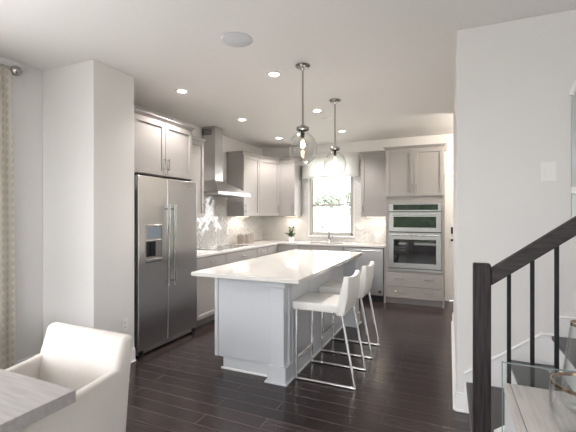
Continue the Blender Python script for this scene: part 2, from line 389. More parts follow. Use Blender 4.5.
# ------------------------------------------------------------------ upper cabinets
def carcass(parent, x0, x1, y0, y1, z0, z1, m='cab'):
    return box('cabinet_body', M[m], parent, x0, x1, y0, y1, z0, z1, b=.0015)
cab = M['cab']; UG = 'taupe upper cabinets'
def upper(label, F, a0, a1, z0, z1, depth, ndoors, hside, ret0=None, ret1=None, loc=None, hz=None):
    o, u, n = (Vector(v) for v in F)
    t = thing('upper_cabinet', label, 'cabinet', tuple(o + u * ((a0 + a1) / 2) - n * depth / 2 + Vector((0, 0, z0))), UG)
    MB().obox(*F, a0, a1, -depth, 0, z0, z1, .0015).build('cabinet_body', cab, t)
    w = (a1 - a0) / ndoors
    for k in range(ndoors):
        d = shaker(F, a0 + k * w, a0 + (k + 1) * w, z0 + .004, z1 - .003, cab, t)
        side = hside if ndoors == 1 else (1 if k == 0 else -1)
        pull(F, (a0 + (k + 1) * w - .03) if side > 0 else (a0 + k * w + .03), hz or z0 + .13, d)
    crown(F, a0, a1, z1, t, cab, ret0, ret1)
    return t
upper('wide taupe two-door cabinet over the refrigerator', FX(-2.88), 2.72, 3.645, 1.832, 2.425, .57, 2, 1, ret1=.30)
# tall end panel beside the refrigerator
tag(box('refrigerator_end_panel', cab, None, LX + .01, -2.885, 3.647, 3.665, 0, 2.42, b=.001, at=(-3.17, 3.656, 0)), 'tall narrow taupe panel between the refrigerator and the herringbone wall', 'panel')
upper('narrow taupe wall cabinet between refrigerator and range hood', FX(-3.15), 3.69, 4.245, 1.375, 2.415, .30, 1, 1, ret1=.30)
upper('taupe wall cabinet right beyond the range hood on left wall', FX(-3.15), 5.325, 5.875, 1.39, 2.43, .30, 1, -1, ret0=.30)
# diagonal corner cabinet
A, B = Vector((-3.15, 5.88, 0)), Vector((-2.925, 6.27, 0)); u = (B - A).normalized(); n = Vector((u.y, -u.x, 0))
t = thing('upper_cabinet', 'angled taupe corner wall cabinet where left and back walls meet', 'cabinet', (-3.25, 6.35, 1.39), UG)
MB().prism([(-3.15, 5.88, 1.39), (-2.925, 6.27, 1.39), (-2.925, BY - .019, 1.39), (LX + .019, BY - .019, 1.39), (LX + .019, 5.88, 1.39)], (0, 0, 1.04)).build('cabinet_body', cab, t)
Fd = (tuple(A), tuple(u), tuple(n)); L = (B - A).length
pull(Fd, L - .04, 1.52, shaker(Fd, .004, L - .004, 1.394, 2.418, cab, t)); crown(Fd, 0, L, 2.43, t, cab)
upper('narrow taupe wall cabinet left of the sink window', FNY(6.27), -2.92, -2.60, 1.39, 2.43, .338, 1, 1, ret1=.3)
upper('taupe wall cabinet right of the sink window next to ovens', FNY(6.29), -1.38, -.94, 1.385, 2.44, .318, 1, -1, ret0=.3)

# ------------------------------------------------------------------ base cabinets, counter
BG = 'taupe base cabinets'
def lower(label, F, a0, a1, depth, drawer=True, ndoors=1, flat=True, hand=1, kick=.055, top=.882):
    o, u, n = (Vector(v) for v in F)
    t = thing('base_cabinet', label, 'cabinet', tuple(o + u * ((a0 + a1) / 2) - n * depth / 2), BG)
    b = MB(); b.obox(*F, a0, a1, -depth, 0, .105, top, .0015)
    if top < .88: b.obox(*F, a0, a1, -.02, 0, top, .882, .0015)
    b.obox(*F, a0, a1, -depth, -kick, 0, .105, .0015)
    b.build('cabinet_body', cab, t)
    if drawer:
        d = shaker(F, a0, a1, .735, .875, cab, t, 'drawer', flat=True)
        pull(F, (a0 + a1) / 2, .805, d, .12, False)
    w = (a1 - a0) / ndoors
    for k in range(ndoors):
        d = shaker(F, a0 + k * w, a0 + (k + 1) * w, .11, .73, cab, t)
        s = hand if ndoors == 1 else (1 if k == 0 else -1)
        pull(F, a0 + (k + 1) * w - .03 if s > 0 else a0 + k * w + .03, .62, d)
    return t
lower('taupe base cabinet with drawer right beside the refrigerator', FX(-2.845), 3.67, 4.335, .60, hand=1)
lower('wide taupe base cabinet under the cooktop and range hood', FX(-2.845), 4.338, 5.232, .60, ndoors=2)
lower('narrow taupe base cabinet between cooktop cabinet and the corner', FX(-2.845), 5.235, 5.60, .60)
t = thing('base_cabinet', 'taupe corner base cabinet below the canisters and potted plant', 'cabinet', (-3.15, 6.3, 0), BG)
b = MB(); b.box(LX + .019, -2.845, 5.603, BY - .019, .105, .882); b.box(-2.845, -2.66, 6.04, BY - .019, .105, .882); b.box(LX + .019, -2.90, 5.603, BY - .019, 0, .105); b.box(-2.9, -2.66, 6.10, BY - .019, 0, .105); b.build('cabinet_body', cab, t)
shaker(FX(-2.845), 5.605, 6.0, .735, .875, cab, t, 'drawer', flat=True); shaker(FX(-2.845), 5.605, 6.0, .11, .73, cab, t)
lower('taupe base cabinet on back wall left of the sink cabinet', FNY(6.04), -2.657, -2.425, .565)
lower('wide taupe base cabinet under the sink window and faucet', FNY(6.04), -2.422, -1.625, .565, ndoors=2, top=.68)
# dishwasher
t = thing('dishwasher', 'stainless steel dishwasher between sink cabinet and oven cabinet', 'dishwasher', (-1.29, 6.3, 0))
box('dishwasher_body', M['dark'], t, -1.615, -.965, 6.05, 6.58, .10, .878)
box('toe_kick', M['dark'], t, -1.615, -.965, 6.09, 6.58, 0, .098)
dw = box('door', M['steel'], t, -1.612, -.972, 6.018, 6.049, .115, .872, b=.004)
b = MB(); b.cyl((-1.57, 5.978, .828), (-1.015, 5.978, .828), .011, 12)
for x in (-1.54, -1.045): b.cyl((x, 5.978, .828), (x, 6.02, .828), .008, 10)
b.build('handle', M['steel_h'], dw, smooth=True)
b = MB(); b.cyl((-1.02, 6.018, .175), (-1.02, 6.012, .175), .026, 20); b.build('badge', M['iron'], dw, smooth=True)
b = MB(); b.cyl((-1.02, 6.013, .175), (-1.02, 6.010, .175), .014, 20); b.build('badge_centre', M['nickel'], dw, smooth=True)
tag(box('filler_panel', cab, None, -.963, -.932, 6.04, 6.58, 0, .882, at=(-.947, 6.3, 0)), 'narrow taupe filler strip between dishwasher and oven cabinet', 'panel')
# quartz counter (L shape with sink cut-out)
b = MB(); z0, z1 = .884, .915
b.box(LX + .019, -2.815, 3.67, BY - .019, z0, z1, .003)
b.box(-2.815, -2.35, 6.01, BY - .019, z0, z1, .003); b.box(-1.68, -.932, 6.01, BY - .019, z0, z1, .003)
b.box(-2.35, -1.68, 6.01, 6.09, z0, z1, .003); b.box(-2.35, -1.68, 6.46, BY - .019, z0, z1, .003)
tag(b.build('countertop', M['quartz'], None, (-3.1, 6.2, .884)), 'L-shaped white quartz countertop along the left and back kitchen walls', 'countertop')
b = MB()
for a in ((-2.35, -1.68, 6.09, 6.10), (-2.35, -1.68, 6.45, 6.46), (-2.35, -2.34, 6.10, 6.45), (-1.69, -1.68, 6.10, 6.45)): b.box(*a, .70, .8835, 0)
b.box(-2.35, -1.68, 6.09, 6.46, .69, .70, 0); b.cyl((-2.02, 6.28, .70), (-2.02, 6.28, .704), .04, 20)
tag(b.build('sink', M['steel_h'], None, (-2.02, 6.28, .69)), 'undermount stainless steel sink basin in counter below the window', 'sink')
t = thing('faucet', 'chrome gooseneck faucet behind the sink under the window', 'faucet', (-2.02, 6.50, .915))
b = MB(); b.lathe([(.0, 0), (.028, 0), (.028, .008), (.018, .02), (.016, .06), (.0, .06)], (-2.02, 6.50, .915), 20); b.build('base', M['chrome'], t, smooth=True)
pts = [(-2.02, 6.50, .97), (-2.02, 6.50, 1.20)] + [(-2.02 - .055 + .055 * math.cos(R(a)), 6.50 - .03 + .03 * math.cos(R(a)), 1.20 + .07 * math.sin(R(a))) for a in range(15, 181, 15)] + [(-2.13, 6.44, 1.12)]
MB().tube(pts, .0135, 12).build('spout', M['handle'], t, smooth=True)
b = MB(); b.cyl((-2.02, 6.50, .96), (-1.975, 6.47, .965), .010, 12); b.tube([(-1.985, 6.475, .965), (-1.955, 6.455, 1.0), (-1.93, 6.44, 1.02)], .007, 10); b.build('lever', M['handle'], t, smooth=True)
# cooktop
t = thing('cooktop', 'flat stainless-edged glass cooktop in the counter under the range hood', 'cooktop', (-3.12, 4.78, .915))
box('glass_top', M['cookglass'], t, -3.37, -2.90, 4.33, 5.23, .9155, .921, b=.002)
b = MB()
for a in ((-3.375, -3.365, 4.325, 5.235), (-2.905, -2.893, 4.325, 5.235)): b.box(*a, .9152, .923, .001)
for a in ((-3.365, -2.905, 4.325, 4.332), (-3.365, -2.905, 5.228, 5.235)): b.box(*a, .9152, .923, .001)
b.build('trim_frame', M['steel_h'], t)
for y, x, r in ((4.52, -3.22, .09), (4.52, -3.02, .07), (4.79, -3.13, .11), (5.04, -3.23, .07), (5.04, -3.03, .09)):
    MB().lathe([(r - .004, .0062), (r - .004, .0067), (r, .0067), (r, .0062)], (x, y, .915), 32).build('burner_ring', M['nickel'], t)
# canisters
for k, (x, y, w, h) in enumerate(((-3.345, 5.58, .085, .160), (-3.245, 5.625, .062, .172), (-3.165, 5.66, .055, .185))):
    lab = ('largest square taupe canister, left of the three in counter corner', 'middle square taupe canister of the three in counter corner', 'slim taupe canister, right of the three in counter corner')[k]
    t = thing('canister', lab, 'canister', (x, y, .915), 'canisters on the corner counter')
    ca = math.cos(R(23)); sa = math.sin(R(23)); F = ((x, y, 0), (ca, sa, 0), (-sa, ca, 0)); w = w * .60
    MB().obox(*F, -w, w, -w, w, .9155, .9155 + h - .02, .006, 2).build('canister_body', M['canister'], t)
    b = MB(); b.obox(*F, -w - .001, w + .001, -w - .001, w + .001, .9155 + h - .019, .9155 + h - .004, .003, 2); b.cyl((x, y, .9155 + h - .004), (x, y, .9155 + h + .012), .01, 12); b.build('lid', M['lid'], t)
# potted plant
t = thing('potted_plant', 'small leafy green plant in white pot on corner counter by window', 'plant', (-2.68, 6.28, .915))
P = (-2.68, 6.28, .9155)
MB().lathe([(0, 0), (.046, 0), (.052, .012), (.056, .085), (.050, .085), (.048, .07), (0, .07)], P, 24).build('pot', M['pot'], t, smooth=True)
MB().lathe([(0, .068), (.049, .068), (.049, .072), (0, .078)], P, 20).build('soil', M['soil'], t)
b = MB(); lf = MB(); rnd = random.Random(5)
for k in range(13):
    a = k * 2.4; hh = .06 + .15 * rnd.random(); r = .02 + .075 * rnd.random() * (1.25 - hh * 4)
    tip = Vector((P[0] + r * math.cos(a), P[1] + r * math.sin(a), P[2] + .07 + hh)); b.tube([(P[0], P[1], P[2] + .07), tip * .5 + Vector((P[0], P[1], P[2] + .12)) * .5, tip], .002, 5)
    for q in range(7):
        f = .35 + .65 * q / 6; c = Vector((P[0], P[1], P[2] + .07)).lerp(tip, f); aa = a + q * 2.2
        d = Vector((math.cos(aa), math.sin(aa), .35 + .5 * rnd.random())).normalized(); s = d.cross(Vector((0, 0, 1))).normalized() * .017; l = .055
        lf.quad(c, c + d * l * .5 + s, c + d * l, c + d * l * .5 - s)
b.build('stem', M['leaf'], t); lf.build('foliage', M['leaf'], t)

# ------------------------------------------------------------------ range hood
t = thing('range_hood', 'stainless steel chimney range hood on the left wall above cooktop', 'range hood', (-3.2, 4.78, 1.70))
y0, y1, xf, xb = 4.32, 5.24, -2.95, LX + .019
box('lip', M['steel_h'], t, xb, xf, y0, y1, 1.703, 1.748, b=.002)
bm = bmesh.new()
v = [bm.verts.new(p) for p in ((xb, y0 + .005, 1.748), (xf - .005, y0 + .005, 1.748), (xf - .005, y1 - .005, 1.748), (xb, y1 - .005, 1.748), (xb, 4.62, 1.93), (-3.21, 4.62, 1.93), (-3.21, 4.84, 1.93), (xb, 4.84, 1.93))]
for f in ((0, 1, 5, 4), (1, 2, 6, 5), (2, 3, 7, 6), (3, 0, 4, 7), (0, 3, 2, 1), (4, 5, 6, 7)): bm.faces.new([v[i] for i in f])
mb = MB(); mb.bm.free(); mb.bm = bm; mb.build('canopy', M['steel_h'], t)
box('chimney', M['steel'], t, xb, -3.215, 4.625, 4.835, 1.93, H - .002, b=.002)
b = MB()
for k in range(5): b.box(-3.44, -3.27, 4.6225, 4.6255, 2.62 + k * .02, 2.63 + k * .02, 0)
b.build('vent_slots', M['dark'], t)
for k in range(4): MB().cyl((xf - .001, 4.70 + .05 * k, 1.726), (xf + .004, 4.70 + .05 * k, 1.726), .010, 14).build('button', M['chrome'], t)
b = MB(); b.box(-3.36, -3.02, 4.42, 4.76, 1.699, 1.7035, .001); b.box(-3.36, -3.02, 4.80, 5.14, 1.699, 1.7035, .001); b.build('filter', M['nickel'], t)

# ------------------------------------------------------------------ refrigerator
t = thing('refrigerator', 'stainless side-by-side refrigerator with dispenser beside the stub wall', 'refrigerator', (-3.1, 3.19, 0))
fy0, fs, fy1, fx = 2.725, 3.141, 3.648 - .004, -2.79
box('cabinet_shell', mat('fridge_shell', (.06, .06, .065), .5), t, LX + .02, fx - .055, fy0 + .006, fy1 - .006, .025, 1.79, b=.004)
dl = box('freezer_door', M['steel'], t, fx - .05, fx, fy0, fs - .003, .075, 1.805, b=.008, seg=3)
dr = box('fridge_door', M['steel'], t, fx - .05, fx, fs + .003, fy1, .075, 1.805, b=.008, seg=3)
for y, d in ((3.098, dl), (3.186, dr)):
    b = MB(); b.cyl((fx + .055, y, .66), (fx + .055, y, 1.515), .014, 16)
    for z in (.70, 1.475): b.cyl((fx - .001, y, z), (fx + .055, y, z), .010, 12)
    for z in (.66, 1.50): b.cyl((fx + .055, y, z), (fx + .055, y, z + .018), .0165, 16)
    b.build('handle', M['handle'], d, smooth=True)
b = MB(); b.box(fx - .001, fx + .003, 2.815, 3.045, .925, 1.31, .002); b.build('dispenser_frame', M['nickel'], dl)
b = MB(); b.box(fx + .002, fx + .005, 2.83, 3.03, 1.17, 1.295, .001); b.build('dispenser_screen', mat('dispenser_display', (.20, .25, .30), .15), dl)
b = MB(); b.box(fx + .002, fx + .0045, 2.83, 3.03, .985, 1.15, .001); b.build('dispenser_recess', mat('dispenser_cavity', (.22, .22, .23), .35, .6), dl)
b = MB()
for y in (2.845, 2.885, 2.925): b.box(fx + .004, fx + .022, y - .014, y + .014, .99, 1.14, .006, 2)
b.build('dispenser_paddle', M['iron'], dl)
b = MB(); b.box(fx + .001, fx + .02, 2.825, 3.035, .94, .965, .004); b.build('drip_tray', M['steel_h'], dl)
b = MB(); b.box(fx - .001, fx + .002, 3.46, 3.58, 1.722, 1.748, .001); b.build('badge', M['chrome'], dr)
b = MB(); b.box(fx - .05, fx - .02, fy0 + .01, fy1 - .01, .02, .07, .003)
for k in range(4): b.box(fx - .02, fx - .016, fy0 + .06, fy1 - .06, .026 + k * .011, .031 + k * .011, 0)
b.build('base_grille', M['steel_h'], t)
for y in (fy0 + .05, fy1 - .05): MB().box(fx - .07, fx - .012, y - .03, y + .03, 0, .055, .004).build('foot', M['iron'], t)

# ------------------------------------------------------------------ oven tower
t = thing('oven_cabinet', 'tall taupe cabinet holding the double wall ovens beside the door', 'cabinet', (-.5, 6.33, 0))
oy = 6.03; F = FNY(oy)
b = MB(); b.box(-.93, -.883, oy, BY - .019, .105, 2.44); b.box(-.104, -.072, oy, BY - .019, .105, 2.44)
b.box(-.895, -.09, 6.58, BY - .019, .105, 2.44); b.box(-.895, -.09, oy, 6.58, 1.594, 2.44); b.box(-.895, -.09, oy, 6.58, .105, .529)
b.box(-.93, -.11, oy + .07, BY - .019, 0, .105); b.build('cabinet_body', cab, t)
box('corner_foot', cab, t, -.110, -.072, oy + .012, 6.4, 0, .105)
for a0, a1, hx in ((-.93, -.501, -.53), (-.501, -.072, -.472)):
    d = shaker(F, a0, a1, 1.70, 2.43, cab, t); pull(F, hx, 1.82, d)
for z0, z1 in ((.29, .50), (.108, .285)):
    d = shaker(F, -.93, -.072, z0, z1, cab, t, 'drawer', flat=True)
    for x in (-.72, -.28): pull(F, x, (z0 + z1) / 2 + .02, d, .13, False)
crown(F, -.93, -.072, 2.44, t, cab, ret0=.2, ret1=.57)
# double wall oven
t = thing('wall_oven', 'stainless double wall oven with black glass doors in tall cabinet', 'oven', (-.493, 6.3, .53))
x0, x1 = -.882, -.105
box('oven_body', M['dark'], t, x0 + .02, x1 - .02, oy + .004, 6.55, .53, 1.585)
cp = box('control_panel', M['oven_steel'], t, x0, x1, oy - .022, oy + .003, 1.466, 1.592, b=.003)
box('display', M['blackglass'], cp, x0 + .07, x1 - .05, oy - .0245, oy - .021, 1.487, 1.572, b=.001)
def ovendoor(z0, z1, wz0, wz1):
    d = box('oven_door', M['oven_steel'], t, x0, x1, oy - .03, oy + .003, z0, z1, b=.004)
    box('door_glass', M['blackglass'], d, x0 + .075, x1 - .075, oy - .0325, oy - .029, wz0, wz1, b=.001)
    b = MB(); zz = z1 - .035; b.cyl((x0 + .05, oy - .075, zz), (x1 - .05, oy - .075, zz), .012, 14)
    for x in (x0 + .09, x1 - .09): b.cyl((x, oy - .03, zz), (x, oy - .075, zz), .009, 10)
    b.build('handle', M['chrome'], d, smooth=True)
    return d
ovendoor(1.148, 1.457, 1.215, 1.385)
ovendoor(.578, 1.136, .66, 1.03)
box('bottom_vent', M['oven_steel'], t, x0, x1, oy - .018, oy + .003, .532, .572, b=.003)

# ------------------------------------------------------------------ window valance and daylight fixtures
t = thing('window_valance', 'white fabric box valance over the sink window', 'valance', (-2.02, 6.57, 2.10))
b = MB(); b.box(-2.55, -1.48, 6.535, 6.55, 2.10, 2.54, .003); b.box(-2.55, -2.53, 6.55, BY - .019, 2.10, 2.54, .003); b.box(-1.50, -1.48, 6.55, BY - .019, 2.10, 2.54, .003); b.box(-2.53, -1.50, 6.55, BY - .019, 2.52, 2.54, .002); b.build('shade', M['fabric'], t)
b = MB(); b.box(-2.552, -1.478, 6.529, 6.536, 2.10, 2.135, .003); b.build('hem', M['fabric'], t)

# under-cabinet lamps
def strip(label, x0, x1, y0, y1, z, power):
    t = thing('cabinet_light', label, 'lamp', ((x0 + x1) / 2, (y0 + y1) / 2, z), 'under-cabinet lamps')
    box('housing', M['plastic'], t, x0, x1, y0, y1, z, z + .011, b=.001)
    box('diffuser', M['strip'], t, x0 + .01, x1 - .01, y0 + .01, y1 - .01, z - .003, z, b=0)
    a = area('cabinet_light_lamp', ((x0 + x1) / 2, (y0 + y1) / 2, z - .006), (0, 0, 0), x1 - x0, y1 - y0, power, (1.0, .86, .72))
strip('slim warm strip lamp under the wall cabinet beyond the range hood', -3.36, -3.30, 5.38, 5.82, 1.378, .6)
strip('slim warm strip lamp under the narrow cabinet left of window', -2.88, -2.63, 6.44, 6.50, 1.378, .6)
strip('slim warm strip lamp under the cabinet right of window', -1.33, -.98, 6.45, 6.51, 1.373, .65)

# ------------------------------------------------------------------ kitchen island
t = thing('kitchen_island', 'pale grey painted kitchen island base with corner post and stool overhang', 'kitchen island', (-1.6, 3.8, 0))
isl = M['isl']
b = MB(); b.box(-1.98, -1.245, 2.885, 4.80, .105, .883); b.box(-1.905, -1.245, 2.885, 4.80, 0, .105); b.build('cabinet_body', isl, t)
b = MB(); b.box(-2.0, -1.965, 2.872, 2.892, .105, .883, .002); b.box(-1.957, -1.40, 2.875, 2.887, .105, .883, .002); b.box(-1.905, -1.40, 2.875, 2.887, .0, .11, .0)
b.build('end_panel', isl, t)
b = MB(); b.box(-1.925, -1.40, 2.858, 2.878, 0, .018, .006, 2); b.box(-1.245, -1.222, 2.95, 4.60, 0, .018, .006, 2); b.build('shoe_moulding', M['trim'], t)
b = MB(); b.box(-1.248, -1.234, 2.94, 4.60, .0, .12, .002); b.build('baseboard', isl, t)
b = MB(); b.box(-1.247, -1.240, 2.94, 3.36, .13, .875, .001); b.box(-1.246, -1.240, 3.366, 4.07, .13, .875, .001); b.box(-1.246, -1.240, 4.076, 4.60, .13, .875, .001); b.build('back_panel', isl, t)
b = MB(); b.box(-1.388, -1.260, 2.797, 2.945, .14, .84, .003); b.build('corner_post', isl, t)
b = MB(); b.box(-1.408, -1.236, 2.777, 2.955, 0, .145, .003); b.box(-1.425, -1.219, 2.76, 2.97, 0, .018, .006, 2); b.build('post_plinth', isl, t)
b = MB(); b.box(-1.414, -1.232, 2.757, 2.965, .806, .883, .003); b.build('post_cap', isl, t)
b = MB(); b.box(-1.245, -1.085, 4.60, 4.80, .14, .883, .003); b.box(-1.245, -1.07, 4.585, 4.815, 0, .145, .003); b.box(-1.245, -1.05, 4.568, 4.832, 0, .018, .006, 2); b.build('end_support', isl, t)
for k in range(4):
    w = .475; F = FNX(-1.98); d = shaker(F, 2.895 + k * w, 2.895 + (k + 1) * w, .11, .875, isl, t); pull(F, 2.895 + (k + (1 if k % 2 == 0 else 0)) * w + (-.03 if k % 2 == 0 else .03), .75, d)
tag(box('island_countertop', M['quartz'], None, -2.05, -1.045, 2.592, 4.88, .884, .917, b=.003, at=(-1.55, 3.73, .884)), 'glossy white quartz slab top on the kitchen island', 'countertop')

# ------------------------------------------------------------------ bar stools
def make_stool(label):
    t = thing('bar_stool', label, 'stool', (-1.0, 3.15, 0), 'white stools at the island')
    y0, y1 = 2.925, 3.345; r = .0115
    MB().box(-1.235, -.80, y0, y1, .600, .672, .014, 3).build('seat', M['leather'], t, smooth=True)
    # upholstered back: raked slab, gently dipped top
    N = 8; bm = bmesh.new(); fr = []
    for i in range(N + 1):
        y = y0 + (y1 - y0) * i / N; e = abs(2 * i / N - 1); top = .888 + .020 * e ** 2 if True else 0
        cur = .018 * (1 - e ** 2)
        fr.append([bm.verts.new(p) for p in ((-.850 + cur, y, .650), (-.822 + cur, y, .75), (-.788 + cur, y, top), (-.742 + cur, y, top + .004), (-.752 + cur, y, .75), (-.785, y, .585), (-.850, y, .585))])
    for A, B in zip(fr, fr[1:]):
        for k in range(7): bm.faces.new((A[k], A[(k + 1) % 7], B[(k + 1) % 7], B[k]))
    bm.faces.new(fr[0][::-1]); bm.faces.new(fr[-1])
    bmesh.ops.recalc_face_normals(bm, faces=bm.faces[:])
    sharp = [e for e in bm.edges if len(e.link_faces) == 2 and e.calc_face_angle(0) > R(45)]
    bmesh.ops.bevel(bm, geom=sharp, offset=.009, segments=2, profile=.5, affect='EDGES')
    mb = MB(); mb.bm.free(); mb.bm = bm; mb.build('backrest', M['leather'], t, smooth=True)
    for y in (y0 + .012, y1 - .012):
        MB().tube([(-1.205, y, .60), (-1.205, y, r)], r).build('leg', M['chrome'], t, smooth=True)
        MB().tube([(-.805, y, .60), (-.695, y, r)], r).build('leg', M['chrome'], t, smooth=True)
        MB().tube([(-1.212, y, r), (-.688, y, r)], r).build('floor_runner', M['chrome'], t, smooth=True)
    MB().tube([(-1.205, y0 + .012, .185), (-1.205, y1 - .012, .185)], .011).build('footrest', M['chrome'], t, smooth=True)
    return t
st = make_stool('white leather bar stool with chrome sled legs nearest the camera')
dup(st, (-1.0, 3.15 + .70, 0), 'white leather bar stool behind the nearer one, closer to ovens')

# ------------------------------------------------------------------ pendants and ceiling fixtures
def make_pendant(label, x, y):
    t = thing('pendant_light', label, 'pendant light', (x, y, H), 'glass globe pendants over the island')
    MB().lathe([(0, 0), (.066, 0), (.066, -.008), (.052, -.020), (.018, -.026), (.012, -.045), (0, -.045)], (x, y, H - .001), 32).build('canopy', M['handle'], t, smooth=True)
    MB().cyl((x, y, H - .04), (x, y, 2.20), .0085, 12).build('rod', M['nickel'], t, smooth=True)
    MB().lathe([(0, 2.208), (.02, 2.208), (.026, 2.196), (.052, 2.192), (.057, 2.188), (.057, 2.164), (.053, 2.162), (.052, 2.182), (0, 2.182)], (x, y, 0), 28).build('cap', M['handle'], t, smooth=True)
    prof = []
    for a in range(24, 181, 6):
        th = R(a); rr = .127 * math.sin(th); z = 1.997 + .150 * math.cos(th)
        prof.append((rr, z))
    prof = [(.050, 2.170), (.051, 2.140)] + prof
    MB().lathe(prof, (x, y, 0), 48).build('glass_shade', M['glass'], t, smooth=True)
    MB().lathe([(0, 2.183), (.016, 2.183), (.016, 2.105), (.013, 2.10), (0, 2.10)], (x, y, 0), 20).build('socket', M['iron'], t, smooth=True)
    bl = MB().lathe([(.012, 2.102), (.014, 2.08), (.029, 2.04), (.030, 2.022), (.022, 2.0), (0, 1.99)], (x, y, 0), 24).build('bulb', M['bulb_glass'], t, smooth=True)
    MB().lathe([(0, 2.078), (.010, 2.068), (.020, 2.042), (.019, 2.02), (0, 2.003)], (x, y, 0), 12).build('filament', M['bulb'], bl)
    return t
pd = make_pendant('clear glass globe pendant nearer the camera above the island', -1.195, 3.063)
dup(pd, (-1.212, 4.133, H), 'clear glass globe pendant farther back, in front of the sink window')
for y, x in ((3.063, -1.195), (4.133, -1.212)):
    d = bpy.data.lights.new('pendant_bulb_lamp', 'POINT'); d.energy = 5; d.color = (1, .78, .52); d.shadow_soft_size = .012
    o = bpy.data.objects.new('pendant_bulb_lamp', d); COL.objects.link(o); o.location = (x, y, 2.033)
DL = [(-2.632, 3.179, 'recessed ceiling light in front of the refrigerator cabinets, closest to left'),
      (-1.518, 3.144, 'recessed ceiling light just left of the nearer pendant canopy'),
      (-2.65, 4.463, 'recessed ceiling light in front of the range hood'),
      (-1.545, 4.461, 'recessed ceiling light between the two pendants, near sprinkler cover'),
      (-2.70, 5.784, 'recessed ceiling light above the angled corner cabinet'),
      (-1.559, 5.709, 'recessed ceiling light farthest back, in front of the window valance')]
for k, (x, y, lab) in enumerate(DL):
    if k == 0:
        t = thing('ceiling_light', lab, 'ceiling light', (x, y, H), 'recessed ceiling lights')
        MB().lathe([(.044, -.001), (.048, -.007), (.074, -.006), (.078, -.001)], (x, y, H), 32).build('trim_ring', M['plastic'], t, smooth=True)
        MB().lathe([(0, -.003), (.045, -.003), (.045, -.001), (0, -.001)], (x, y, H), 32).build('lens', M['lamp'], t)
        dl0 = t
    else: dup(dl0, (x, y, H), lab)
    d = bpy.data.lights.new('ceiling_light_lamp', 'SPOT'); d.energy = 34; d.color = (1, .93, .88); d.spot_size = R(125); d.spot_blend = .6; d.shadow_soft_size = .05
    o = bpy.data.objects.new('ceiling_light_lamp', d); COL.objects.link(o); o.location = (x, y, H - .015)
b = MB(); b.lathe([(0, -.008), (.112, -.008), (.118, -.004), (.119, -.0005), (0, -.0005)], (-1.477, 2.413, H), 48)
tag(b.build('ceiling_speaker', M['speaker'], None, (-1.477, 2.413, H), smooth=True), 'round grey speaker grille in the ceiling nearest the camera', 'speaker')
b = MB(); b.lathe([(0, -.010), (.066, -.010), (.072, -.006), (.072, -.0005), (0, -.0005)], (-1.547, 4.887, H), 32)
tag(b.build('sprinkler_cover', M['ceil'], None, (-1.547, 4.887, H), smooth=True), 'white round sprinkler cover plate on ceiling behind the farther pendant', 'sprinkler')

# ------------------------------------------------------------------ outlets and switch
def plate(name, label, cat, F, a0, a1, z0, z1, kind):
    o, u, n = (Vector(v) for v in F)
    t = thing(name, label, cat, tuple(o + u * ((a0 + a1) / 2) + Vector((0, 0, (z0 + z1) / 2))))
    MB().obox(*F, a0, a1, .0005, .006, z0, z1, .002, 2).build('cover_plate', M['plastic'], t)
    ca, cz = (a0 + a1) / 2, (z0 + z1) / 2
    if kind == 'rocker':
        MB().obox(*F, ca - .017, ca + .017, .006, .011, cz - .033, cz + .033, .002).build('rocker', M['plastic'], t)
    else:
        for dz in (-.022, .022):
            s = MB().obox(*F, ca - .015, ca + .015, .006, .008, cz + dz - .016, cz + dz + .016, .003, 2).build('socket', M['plastic'], t)
            b = MB()
            for da in (-.006, .006): b.obox(*F, ca + da - .0015, ca + da + .0015, .0078, .0084, cz + dz - .004, cz + dz + .006, 0)
            b.build('slot', M['dark'], s)
plate('wall_outlet', 'white electrical outlet low on the stub wall beside the refrigerator', 'outlet', FX(-2.785), 2.518, 2.592, .320, .440, 'o')
plate('wall_outlet', 'white electrical outlet on herringbone tile by the canisters', 'outlet', FX(LX + .0165), 5.28, 5.35, 1.08, 1.195, 'o')
plate('wall_outlet', 'white electrical outlet on stair wall above the landing', 'outlet', FNY(2.93), .735, .805, .80, .915, 'o')
plate('light_switch', 'white rocker light switch high on the stair wall', 'light switch', FNY(2.93), .558, .643, 1.632, 1.76, 'rocker')

# ------------------------------------------------------------------ staircase
t = thing('staircase', 'dark-treaded white staircase climbing right along the stair wall', 'staircase', (.6, 2.4, 0))
rz = [0, .225, .425, .617]; rx = [.13, .39, .635]
ys0, ys1 = 1.909, 2.912
for k in range(3):
    x1 = rx[k + 1] + .02 if k < 2 else 1.95
    box('tread', M['tread'], t, rx[k] - .02, x1, ys0, ys1, rz[k + 1] - .028, rz[k + 1], b=.006, seg=2)
    box('riser', M['trim'], t, rx[k], rx[k] + .016, ys0, ys1, rz[k] + .0 if k == 0 else rz[k], rz[k + 1] - .028, b=.001)
for k in range(3):     # next flight turns and climbs beyond the landing
    z0 = .617 + .19 * k; x0 = 1.02 + .26 * k
    box('riser', M['trim'], t, x0, x0 + .016, ys0, ys1, z0, z0 + .162, b=.001)
    box('tread', M['tread'], t, x0 - .02, (x0 + .28) if k < 2 else 1.95, ys0, ys1, z0 + .162, z0 + .19, b=.006, seg=2)
b = MB()
b.prism([(.10, 2.928, 0), (.10, 2.928, .272), (.56, 2.928, .612), (.66, 2.928, .612), (.66, 2.928, 0)], (0, -.014, 0))
b.box(.66, 1.0, 2.914, 2.928, .617, .735, .002)
b.build('skirt_board', M['trim'], t)
b = MB(); b.tube([(.10, 2.916, .28), (.56, 2.916, .620), (.635, 2.916, .620)], .011, 8); b.box(.66, 1.0, 2.906, 2.928, .735, .75, .004); b.build('skirt_cap', M['trim'], t)
b = MB(); b.prism([(.185, 1.905, 0), (.185, 1.905, .436), (1.9, 1.905, .436 + .75 * 1.715), (1.9, 1.905, 0)], (0, -.05, 0)); b.build('stringer', M['trim'], t)
t = thing('stair_railing', 'espresso wood stair railing with newel post and black iron balusters', 'railing', (.135, 1.87, 0))
